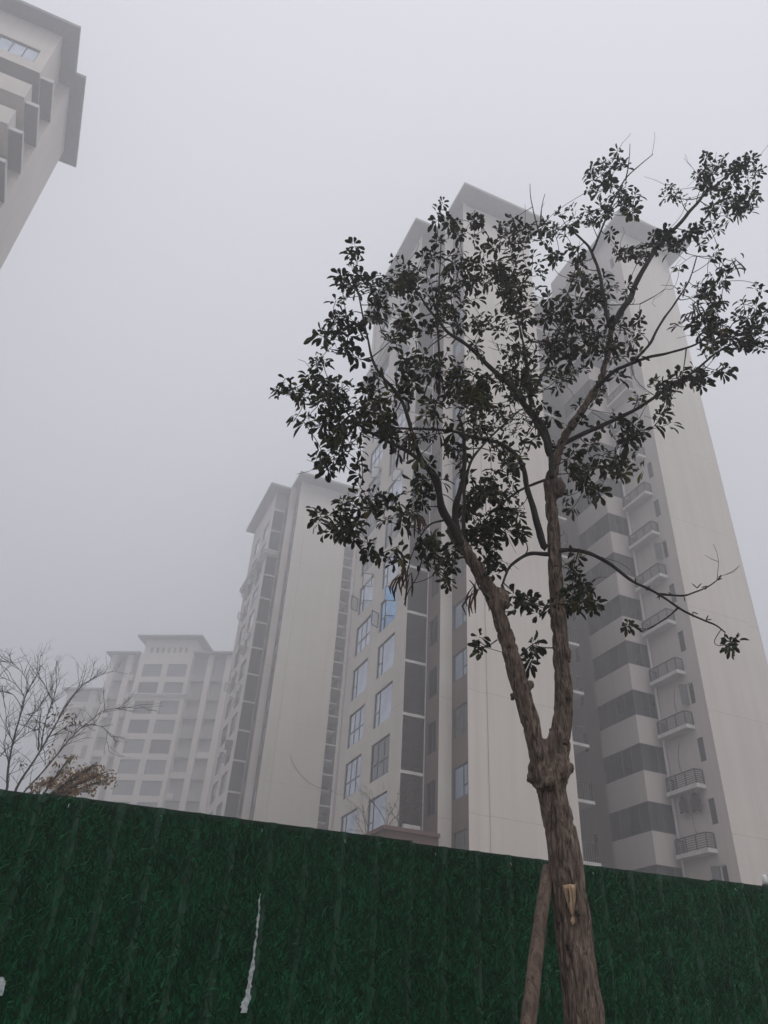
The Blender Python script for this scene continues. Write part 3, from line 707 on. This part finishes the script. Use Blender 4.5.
def evergreen():
    base = T(586, 1024, 3.40); base.z = 0; base.x += .012
    root = thing('evergreen_tree', 'forked evergreen tree with dark whorled leaves in front of the green hoarding', 'tree', base)
    rr = random.Random(21)
    # --- heavy wood, fused into one skin
    tmp = MB(); samples = []
    for px, d0, d1, w0, w1 in THICK:
        pts = branch3(px, d0, d1, w0*(1 if w0 > 40 else .92), w1*(1 if w0 > 40 else .86))
        if px[0] == (585, 1020):
            p0 = pts[0]; low = [Vector((p0.x+.02*(1-t), p0.y, p0.z*t, p0[3]*(1.35-.35*t))) for t in (0., .08, .25, .5, .75)]; pts = low+pts
        tmp.tube([p.to_3d() for p in pts], [p[3] for p in pts], 20)
        samples += [(p.to_3d(), p[3]) for p in pts if p.z > 2.5]
    def blob(x, y, d, r, sq=(1, 1, 1)):
        c = T(x, y, d)
        b = len(tmp.v); n, k = 14, 9
        for j in range(k+1):
            th = math.pi*j/k
            for i in range(n):
                a = 2*math.pi*i/n; tmp.v.append((c.x+r*sq[0]*math.sin(th)*math.cos(a), c.y+r*sq[1]*math.sin(th)*math.sin(a), c.z+r*sq[2]*math.cos(th)))
        for j in range(k):
            for i in range(n): tmp.f.append((b+j*n+i, b+(j+1)*n+i, b+(j+1)*n+(i+1) % n, b+j*n+(i+1) % n)); tmp.m.append(0); tmp.t.append(0)
    for b in ((542, 778, 3.385, .047, (1, 1, 1.5)), (559, 771, 3.39, .048, (1, 1, 1.6)), (550, 778, 3.38, .050, (1, 1, 1.5)), (531, 778, 3.37, .026), (534, 768, 3.36, .03), (570, 768, 3.40, .022, (1, 1, 1.4)), (541, 788, 3.35, .018), (566, 742, 3.35, .022), (549, 783, 3.32, .03),
              (526, 698, 3.36, .022), (512, 697, 3.37, .018), (530, 685, 3.38, .020, (1, 1, 1.6)), (568, 655, 3.4, .021, (1, 1, 2.2)), (552, 742, 3.37, .028, (.8, .8, 2.6)), (500, 598, 3.3, .045, (1, 1, 1.3)), (505, 604, 3.28, .03), (545, 745, 3.40, .02, (.7, .7, 1.6)), (558, 487, 3.52, .045, (1, 1, 1.5)), (570, 693, 3.42, .018, (1, 1, 2.)), (524, 720, 3.36, .02)): blob(*b)
    to = tmp.build('tmp', 'bark')
    md = to.modifiers.new('r', 'REMESH'); md.mode = 'VOXEL'; md.voxel_size = .0072
    sm = to.modifiers.new('s', 'SMOOTH'); sm.factor = .5; sm.iterations = 4
    dg = bpy.context.evaluated_depsgraph_get(); me = bpy.data.meshes.new_from_object(to.evaluated_get(dg)); bpy.data.objects.remove(to)
    me.name = 'trunk'
    nrm = [v.normal.copy() for v in me.vertices]
    for v, n in zip(me.vertices, nrm):
        c = v.co; q = Vector((c.x*42, c.y*42, c.z*8)); w = noise.noise(Vector((c.x*5, c.y*5, c.z*3)))*1.2
        r1 = abs(noise.noise(q+Vector((w, w, 0)))); r2 = noise.noise(Vector((c.x*70, c.y*70, c.z*16)))
        g = noise.noise(c*9)
        rough = .55+.45*min(1, max(0, (c.z-1.4)/.9))
        v.co = c + n*((-.012*(1-min(1, r1*3.2))+.003*r2)*rough*.9+.0035*g)
    me.materials.clear(); me.materials.append(M['bark'])
    me.transform(Matrix.Translation(-base)); me.polygons.foreach_set('use_smooth', [True]*len(me.polygons)); me.update()
    link('trunk', me, root)
    # --- limbs
    mb = MB()
    for px, d0, d1, w0, w1 in MIDS:
        pts = branch3(px, d0, d1, w0*(.78 if w0 > 3 else 1), w1*.7)
        k = 1
        for i in range(1, len(pts)-1):
            j = noise.noise_vector(pts[i].to_3d()*7)*pts[i][3]*.9
            pts[i] = Vector((*(pts[i].to_3d()+j), pts[i][3]*(1+.18*noise.noise(pts[i].to_3d()*25))))
        mb.tube([p.to_3d() for p in pts], [max(.0022, p[3]) for p in pts], 9)
        samples += [(p.to_3d(), p[3]) for p in pts]
    # --- whorls of leaves
    def px_of(p):
        q = p-Vector((0, 0, H)); dz = q.dot(FW); return 384+F_PX*q.dot(CR)/dz, 512-F_PX*q.dot(CU)/dz
    spx = [(*px_of(p), math.hypot(p.x, p.y)) for p, r in samples]
    tips = []
    for conv, lst, s in ((t1, BL1, 2.954), (t2, BL2, 2.866), (t3, BL3, 3.339), (t4, BL4, 2.415)):
        for x, y, r in lst:
            (X0, Y0), = conv([(x, y)]); yel = r < 0; rp = abs(r)/s
            for _ in range(max(1, round((rp/8.)**2*2.25))):
                a = rr.uniform(0, 6.283); q = rp*1.05*rr.random()**.6; xx, yy = X0+q*math.cos(a), Y0+q*math.sin(a)
                near = min(spx, key=lambda t: (t[0]-xx)**2+(t[1]-yy)**2)
                d = near[2]+rr.gauss(0, .20); tips.append((T(xx, yy, d), yel))
    for _ in range(120):                             # loose sprays through the middle of the crown
        a = rr.uniform(0, 6.283); q = rr.random()**.6; xx, yy = 490+150*q*math.cos(a), 365+140*q*math.sin(a)
        near = min(spx, key=lambda t: (t[0]-xx)**2+(t[1]-yy)**2); tips.append((T(xx, yy, near[2]+rr.gauss(0, .3)), rr.random() < .08))
    lv = MB(); nodesl = [(p, r) for p, r in samples]
    order = sorted(tips, key=lambda t: min((t[0]-p).length for p, r in samples))
    for tip, yel in order:
        # twig: grows from the nearest existing wood
        p, r = min(nodesl, key=lambda s: (s[0]-tip).length+.25*max(0, s[0].z-tip.z))
        L = (tip-p).length
        bow = Vector((rr.gauss(0, .12), rr.gauss(0, .12), -.10))*L
        pts = [p, p.lerp(tip, .35)+bow*.8, p.lerp(tip, .7)+bow*.7, tip]
        pts = [q.to_3d() for q in smooth_path([Vector((*q, 0)) for q in pts], 3)]
        n = len(pts); r0 = min(r*.7, .0035+.004*L)
        mb.tube(pts, [r0+(.0016-r0)*i/(n-1) for i in range(n)], 5)
        for q in pts[2::2]: nodesl.append((q, .0028))
        axis = (tip-pts[-3]).normalized()*.6+Vector((rr.gauss(0, .5), rr.gauss(0, .5), .35)); axis.normalize()
        e1 = axis.orthogonal().normalized(); e2 = axis.cross(e1)
        nl = rr.randint(7, 10); ph = rr.uniform(0, 6.28)
        big = rr.uniform(.62, 1.2)
        base_tone = rr.uniform(.0, .7)+(.40 if yel else 0)
        for k in range(nl):
            a = ph+6.283*k/nl+rr.gauss(0, .22); el = rr.uniform(-.15, .75)
            d = (e1*math.cos(a)+e2*math.sin(a))*math.cos(el)+axis*math.sin(el); d.normalize()
            st = tip-axis*rr.uniform(0, .035)
            tone = min(1, max(.01, base_tone+rr.uniform(-.12, .3)+(.35 if rr.random() < .02 else 0)))
            leaf(lv, st+d*.008, d, axis+Vector((rr.gauss(0, .25), rr.gauss(0, .25), rr.gauss(0, .25))), rr.uniform(.038, .068)*big, rr.uniform(.019, .029)*big, tone, rr.uniform(.05, .5))
    for _ in range(150):                             # bare kinked twigs
        p, r = rr.choice(nodesl)
        if p.z < 3.6: continue
        L = rr.uniform(.10, .32); d = Vector((rr.gauss(0, 1), rr.gauss(0, 1), rr.gauss(.35, .6))).normalized(); pts = [p]
        for k in range(4):
            d = (d+Vector((rr.gauss(0, .32), rr.gauss(0, .32), rr.gauss(.05, .25)))).normalized(); pts.append(pts[-1]+d*L/4)
        mb.tube(pts, [min(r*.6, .0028)+(.001-min(r*.6, .0028))*k/4 for k in range(5)], 5)
        if rr.random() < .6:
            e = (d+Vector((rr.gauss(0, .7), rr.gauss(0, .7), .2))).normalized(); mb.tube([pts[2], pts[2]+e*L*.2, pts[2]+e*L*.36+Vector((0, 0, .01))], [.0016, .0013, .001], 5)
    for x, y, d in ((660, 594, 3.78), (672, 595, 3.82), (684, 597, 3.84), (697, 588, 3.87), (707, 586, 3.88), (718, 580, 3.9), (693, 612, 3.83), (706, 620, 3.85), (649, 588, 3.7), (636, 583, 3.65)):
        for k in range(2):                           # buds and stubs on the low bare branch
            c = T(x, y, d); e = Vector((rr.gauss(0, .5), rr.gauss(0, .5), rr.gauss(.2, .7))).normalized(); mb.tube([c, c+e*.018, c+e*rr.uniform(.022, .034)], [.0025, .0032, .0015], 5)
    mb.build('branches', 'barkthin', root, True, shift=base)
    lv.build('crown', 'leaf', root, False, shift=base)
    # --- dry seed clusters hanging in the crown
    for x, y, d, n, L in ((410, 443, 3.05, 12, .13), (402, 448, 3.05, 7, .11), (412, 520, 3.1, 11, .17), (409, 575, 3.1, 12, .15), (478, 592, 3.3, 9, .17), (548, 345, 3.3, 8, .13), (697, 312, 3.6, 10, .14), (442, 390, 3.1, 10, .14), (735, 270, 3.7, 6, .12)):
        pm = MB(); c = T(x, y-10, d)
        for k in range(n):
            o = c+Vector((rr.gauss(0, .022), rr.gauss(0, .022), rr.uniform(-.05, .02))); l = L*rr.uniform(.5, .95); s = Vector((rr.gauss(0, .022), rr.gauss(0, .022), 0))
            pm.tube([o, o+s-Vector((0, 0, l*.35)), o+s*1.5-Vector((0, 0, l*.7)), o+s*1.2-Vector((0, 0, l))], [.0018, .0045, .0052, .0015], 6, 0, rr.random()+.01)
        near = min(samples, key=lambda s: (s[0]-c).length)[0]
        pm.tube([c+Vector((0, 0, -.02)), c.lerp(near, .5)+Vector((0, 0, .01)), near], .0022, 5, 0, .2)
        pm.build('seed_cluster', 'pod', root, True, shift=base)
    # --- fresh cut on the trunk
    sc = MB(); poly = [(562.5, 885), (568, 884.3), (575.5, 884), (575.8, 897), (574.6, 908), (573, 921), (570.5, 914), (567, 903), (564, 893)]
    cen = T(569.5, 897, 3.30)
    trunk = bpy.data.objects[[o.name for o in root.children if o.name.startswith('trunk')][0]]
    from mathutils.bvhtree import BVHTree
    bv = BVHTree.FromPolygons([v.co+base for v in trunk.data.vertices], [tuple(p.vertices) for p in trunk.data.polygons])
    def onbark(x, y, off):
        d = ((x-384)/F_PX*CR-(y-512)/F_PX*CU+FW).normalized(); h = bv.ray_cast(Vector((0, 0, H)), d)
        return (h[0]-d*off) if h[0] else T(x, y, 3.32)
    def patch(poly, name, mat, off):
        sc = MB(); cx = sum(p[0] for p in poly)/len(poly); cy = sum(p[1] for p in poly)/len(poly); rings = [1., .75, .5, .25]; n = len(poly)
        ring = [[onbark(cx+(x-cx)*s, cy+(y-cy)*s, off+.006*(1-s) if s < 1 else .002) for x, y in poly] for s in rings]
        for a in range(3):
            for i in range(n): sc.quad([ring[a][i], ring[a][(i+1) % n], ring[a+1][(i+1) % n], ring[a+1][i]])
        sc.quad(ring[3]); sc.build(name, mat, root, True, shift=base)
    patch(poly, 'cut_scar', 'scar', .010)
    patch([(571, 917), (575, 916), (575.5, 923), (572, 926), (570, 922)], 'cut_scar', 'scar', .009)
    patch([(568, 889), (569.4, 889), (570, 903), (568.6, 905)], 'crack', 'barkthin', .0165)
    patch([(575, 910), (579.5, 909.5), (580, 915.5), (576.5, 917)], 'knot', 'barkthin', .008)
    patch([(565, 944), (569, 945), (570, 950), (567, 951)], 'knot', 'barkthin', .004)
evergreen()
# wooden prop leaning on the trunk
def prop():
    top = T(549.5, 868, 3.42); bot0 = T(528, 1024, 3.14); dirv = (bot0-top)
    foot = top+dirv*(top.z/(-dirv.z)); 
    root = thing('wooden_prop', 'bark covered wooden prop leaning against the tree trunk', 'tree prop', foot)
    mb = MB(); n = 60; pts = []; rad = []
    for i in range(n+1):
        t = i/n; p = foot.lerp(top, t)+noise.noise_vector(Vector((t*4, 1, 2)))*.012
        pts.append(p-foot); rad.append((.037-.013*t)*(1+.05*noise.noise(Vector((t*13, 5, 3)))+.10*max(0, noise.noise(Vector((t*7, 9, 3))))))
    mb.tube(pts, rad, 18); mb.build('pole', 'barkpole', root, True)
    mb = MB(); c = Vector(pts[-5]); tr = T(556, 880, 3.40)-foot
    ax = Vector((0, 0, 1))
    ring = [tr+Vector((math.cos(a)*.1, math.sin(a)*.1, .02*math.sin(a))) for a in [2*math.pi*k/24 for k in range(25)]]
    k = [c.lerp(tr, .2), c]
prop()
# ------------------------------------------------------------------ bare trees behind the hoarding
def grow(mb, p, d, L, r, depth, rr, tips):
    n = 4; pts = [p]; q = p
    for i in range(n):
        d = (d+Vector((rr.gauss(0, .13), rr.gauss(0, .13), rr.gauss(.03, .10)))).normalized(); q = q+d*(L/n); pts.append(q)
    mb.tube(pts, [r+(r*.55-r)*i/n for i in range(n+1)], 5)
    tips.append(q)
    if depth == 0: return
    for k in range(rr.randint(2, 3)):
        a = pts[rr.randint(2, n)]
        ax = Vector((rr.gauss(0, 1), rr.gauss(0, 1), rr.gauss(0, .8))).normalized()
        grow(mb, a, (d+ax*.75).normalized(), L*rr.uniform(.45, .75), r*.55, depth-1, rr, tips)
def bare_tree():
    c5 = lambda p: crop(0, 640, 5.908, p); D = 12.
    rr = random.Random(8)
    base = T(14, 800, D); base.z = 0
    root = thing('bare_tree', 'leafless tree with fine twigs behind the hoarding at the left edge', 'tree', base)
    S = [([(45, 870), (55, 720), (80, 600), (130, 400), (150, 330), (215, 210), (245, 150)], 14, 3), ([(150, 330), (162, 270), (130, 200), (70, 140), (0, 130)], 5, 2),
         ([(140, 330), (90, 250), (0, 210)], 5, 2), ([(130, 410), (70, 320), (0, 295)], 5, 2), ([(75, 600), (40, 500), (35, 430), (0, 300)], 6, 2), ([(50, 730), (40, 650), (30, 500)], 6, 3),
         ([(100, 880), (160, 770), (240, 640), (300, 540), (370, 430), (470, 290), (530, 240), (620, 190)], 14, 3), ([(345, 460), (420, 340), (470, 270)], 6, 2.5),
         ([(240, 640), (260, 520), (300, 380), (290, 330), (220, 210)], 8, 2.5), ([(300, 380), (330, 280), (330, 190)], 5, 2), ([(225, 650), (230, 530), (240, 440)], 9, 5),
         ([(290, 570), (400, 510), (460, 500)], 5, 2), ([(150, 890), (260, 750), (350, 650), (400, 590), (470, 520), (560, 460), (620, 420), (768, 400)], 10, 2), ([(500, 495), (600, 510), (665, 570)], 3.5, 1.5),
         ([(70, 620), (170, 550), (210, 540)], 4, 2), ([(0, 690), (80, 620)], 4, 3), ([(260, 740), (255, 640)], 4, 2), ([(80, 600), (180, 460), (250, 370)], 4, 2), ([(150, 440), (200, 460), (225, 490)], 3, 1.5)]
    mb = MB(); tips = []
    for pts, w0, w1 in S:
        dd = rr.uniform(-.6, .6) if pts[0][1] < 860 else 0
        pp = branch3(c5(pts), D, D+dd, w0/5.908*1.1, w1/5.908)
        if pts[0][1] >= 860:
            p0 = pp[0]; pp = [Vector((*(base+(Vector(p0.to_3d())-base)*Vector((.3, .3, 0)).length*0), p0[3]*1.7)), Vector((*base.lerp(p0.to_3d(), .5), p0[3]*1.3))]+pp
        for i in range(1, len(pp)-1): pp[i] = Vector((*(pp[i].to_3d()+noise.noise_vector(pp[i].to_3d()*2.2)*.035), pp[i][3]))
        mb.tube([p.to_3d() for p in pp], [max(.004, p[3]) for p in pp], 7)
        vis = [p for p in pp if p.z > 4]
        for i, p in enumerate(vis):
            if rr.random() < .62:
                j = min(i+1, len(vis)-1); d = (vis[j]-vis[max(j-1, 0)]).to_3d()
                d = d.normalized() if d.length > 0 else Vector((0, 0, 1))
                far = i/len(vis)
                grow(mb, p.to_3d(), (d+Vector((rr.gauss(0, .7), rr.gauss(0, .7), rr.uniform(-.1, .6)))).normalized(), rr.uniform(.16, .36), .0042, 2 if far > .55 else rr.choice((0, 1)), rr, tips)
    mb.build('trunk', 'barkgrey', root, True, shift=base)
    lf = MB()                                        # a few last leaves
    for x, y, r, n in ((410, 470, 50, 26), (330, 420, 40, 10), (310, 510, 40, 8), (310, 660, 40, 10), (140, 720, 30, 6), (330, 740, 35, 8), (260, 500, 40, 6), (390, 520, 35, 8)):
        for _ in range(n):
            (X0, Y0), = c5([(x+rr.gauss(0, r*.5), y+rr.gauss(0, r*.5))]); b = T(X0, Y0, D+rr.gauss(0, .2))
            d = Vector((rr.gauss(0, 1), rr.gauss(0, 1), rr.gauss(-.3, .6))).normalized(); leaf(lf, b, d, Vector((rr.gauss(0, 1), rr.gauss(0, 1), 1)), .065, .03, rr.uniform(.01, .25), .3)
    lf.build('leaves', 'leafbrown', root, False, shift=base)
    # withered shrub
    D = 11.
    base = T(50, 805, D); base.z = 0
    root = thing('withered_shrub', 'low spreading shrub with brown withered leaves at the foot of the bare tree', 'shrub', base)
    mb = MB(); lf = MB()
    B = [(180, 870, 30, 16), (250, 850, 40, 26), (320, 840, 45, 34), (390, 850, 50, 44), (430, 890, 45, 38), (470, 800, 40, 34), (530, 770, 38, 34), (570, 740, 25, 16), (560, 810, 35, 28), (500, 840, 35, 26), (600, 800, 30, 14), (640, 830, 25, 9), (540, 885, 20, 9), (680, 810, 15, 4), (370, 770, 35, 14), (420, 690, 25, 8), (400, 715, 30, 8), (350, 900, 40, 24), (640, 775, 18, 6)]
    stem = T(38, 792, D)
    mb.tube([base, base.lerp(stem, .5)+Vector((.05, 0, 0)), stem], [.05, .04, .028], 8)
    for x, y, r, n in B:
        (X0, Y0), = c5([(x, y)]); dd = D+rr.gauss(0, .35); tip = T(X0, Y0, dd)
        pts = [p.to_3d() for p in smooth_path([Vector((*q, 0)) for q in (stem+Vector((0, 0, -.25)), stem.lerp(tip, .5)+Vector((0, 0, -.07)), tip)], 5)]
        mb.tube(pts, [.013-.009*i/(len(pts)-1) for i in range(len(pts))], 5)
        for _ in range(int(n*.8)):
            (X1, Y1), = c5([(x+rr.gauss(0, r*.5), y+rr.gauss(0, r*.42))]); b = T(X1, Y1, dd+rr.gauss(0, .15))
            j = rr.choice(pts[4:]); mb.tube([j, j.lerp(b, .5)+Vector((0, 0, .02)), b], .0025, 4)
            for _ in range(3):
                b = b+Vector((rr.gauss(0, .03), rr.gauss(0, .03), rr.gauss(0, .02)))
                d = Vector((rr.gauss(0, 1), rr.gauss(0, 1), rr.gauss(-.4, .6))).normalized(); leaf(lf, b, d, Vector((rr.gauss(0, 1), rr.gauss(0, 1), 1)), rr.uniform(.034, .06), rr.uniform(.02, .032), rr.uniform(.01, 1), .3)
    mb.build('branches', 'barkgrey', root, True, shift=base); lf.build('foliage', 'leafbrown', root, False, shift=base)
bare_tree()
def sapling(p, q, z, h, seed, label):
    rr = random.Random(seed); b = pqz(p, q, z); root = thing('bare_sapling', label, 'sapling', b, 0, 'bare saplings before the nearest tower')
    mb = MB(); tips = []
    for k in range(3): grow(mb, Vector((0, 0, 0)), Vector((rr.gauss(0, .35), rr.gauss(0, .35), 1)).normalized(), h*rr.uniform(.6, .9), .022, 3, rr, tips)
    mb.build('stem', 'barkgrey', root, True)
    if seed == 3:
        lf = MB()
        for t in tips:
            for _ in range(2): leaf(lf, t+Vector((rr.gauss(0, .05), rr.gauss(0, .05), rr.gauss(0, .05))), Vector((rr.gauss(0, 1), rr.gauss(0, 1), rr.gauss(0, .5))).normalized(), Vector((0, 0, 1)), .10, .05, rr.uniform(.1, .6), .3)
        lf.build('leaves', 'leafbrown', root)
sapling(14.6, 34.3, 10.02, 2.0, 1, 'leafless sapling on the left end of the brown porch')
sapling(15.3, 34.5, 10.02, 1.5, 3, 'sapling with sparse brown leaves in front of the dark louvers')
sapling(14.95, 37.6, 10.02, 2.3, 5, 'leafless sapling before the lowest window of the nearest tower')
# ------------------------------------------------------------------ camera on a pole behind the hoarding, right edge
def security_camera():
    top = T(765, 879, 9.); foot = Vector((top.x+.17, top.y+.03, 0))
    root = thing('security_camera', 'white dome camera on a pole at the right end of the hoarding', 'camera', foot)
    mb = MB(); c = top-foot
    mb.tube([(0, 0, 0), (0, 0, c.z+.06)], .03, 12); mb.build('pole', 'plastic', root, True)
    mb = MB(); mb.tube([(0, 0, c.z+.03), (c.x*.5, c.y*.5, c.z+.045), (c.x*.85, c.y, c.z+.03)], .016, 10); mb.build('bracket', 'plastic', root, True)
    mb = MB(); mb.tube([(c.x, c.y, c.z+.04), (c.x, c.y, c.z+.02), (c.x, c.y, c.z-.03), (c.x, c.y, c.z-.05)], [.012, .028, .034, .03], 16); mb.build('housing', 'plastic', root, True)
    mb = MB(); mb.tube([(c.x-.0, c.y, c.z-.051), (c.x, c.y, c.z-.072), (c.x, c.y, c.z-.088), (c.x, c.y, c.z-.095)], [.042, .044, .034, .008], 16); mb.build('lens_dome', 'black', root, True)
security_camera()
# ------------------------------------------------------------------ ground
def sheet(name, x0, x1, y0, y1, z, mat):
    mb = MB(); mb.quad([(x0, y0, z), (x1, y0, z), (x1, y1, z), (x0, y1, z)]); o = mb.build(name, mat); o['kind'] = 'structure'; return o
sheet('ground', -240, 240, -240, 240, 0, 'ground')
pv = sheet('pavement', -14, 14, -3.2, 1.6, .004, 'road'); pv.rotation_euler[2] = -FA
# the models the copies were made from
for o in protos:
    for c in list(o.children): bpy.data.objects.remove(c)
    bpy.data.objects.remove(o)
# ------------------------------------------------------------------ mist
HAZE = .0095
mb = MB(); mb.box(-245, 245, -245, 245, -1, 62)
m = bpy.data.materials.new('mist'); m.use_nodes = True; nt = m.node_tree; nt.nodes.clear()
out = nt.nodes.new('ShaderNodeOutputMaterial'); pv = N(nt, 'ShaderNodeVolumePrincipled', Density=HAZE, Anisotropy=0.7); pv.inputs['Color'].default_value = (.96, .965, .98, 1)
nt.links.new(pv.outputs[0], out.inputs['Volume']); M['mist'] = m
hz = mb.build('haze', 'mist'); hz['kind'] = 'stuff'
# ------------------------------------------------------------------ overcast sky and a weak veiled sun
SUN_EL, SUN_AZ = R(58), R(150)
w = bpy.data.worlds.new('World'); scene.world = w; w.use_nodes = True; nt = w.node_tree
bg = nt.nodes['Background']; bg.inputs['Strength'].default_value = .1
sky = nt.nodes.new('ShaderNodeTexSky'); sky.sky_type = 'NISHITA'; sky.sun_disc = False; sky.sun_elevation = SUN_EL; sky.sun_rotation = SUN_AZ
hs = N(nt, 'ShaderNodeHueSaturation', Saturation=.3); nt.links.new(sky.outputs[0], hs.inputs['Color'])
tc = nt.nodes.new('ShaderNodeTexCoord'); sx = nt.nodes.new('ShaderNodeSeparateXYZ'); nt.links.new(tc.outputs['Generated'], sx.inputs[0])
SKY = 9.2
cl = ramp(nt, sx.outputs[2], [(0., (.58*SKY, .595*SKY, .66*SKY)), (.5, (.77*SKY, .78*SKY, .85*SKY)), (1., (.95*SKY, .955*SKY, 1.03*SKY))])
nt.links.new(mix(nt, .9, hs.outputs[0], cl), bg.inputs['Color'])
sd = bpy.data.lights.new('sun', 'SUN'); sd.energy = 1.0; sd.angle = R(25); sd.color = (1, .96, .91)
so = bpy.data.objects.new('sun', sd); C.objects.link(so)
dv = Vector((math.sin(SUN_AZ)*math.cos(SUN_EL), math.cos(SUN_AZ)*math.cos(SUN_EL), math.sin(SUN_EL)))
so.rotation_euler = (-dv).to_track_quat('-Z', 'Y').to_euler()
# ------------------------------------------------------------------ render settings
scene.render.engine = 'CYCLES'
scene.cycles.volume_bounces = 2; scene.cycles.max_bounces = 6; scene.cycles.diffuse_bounces = 2; scene.cycles.glossy_bounces = 2
scene.view_settings.view_transform = 'Standard'; scene.view_settings.look = 'None'; scene.view_settings.exposure = 0; scene.view_settings.gamma = 1
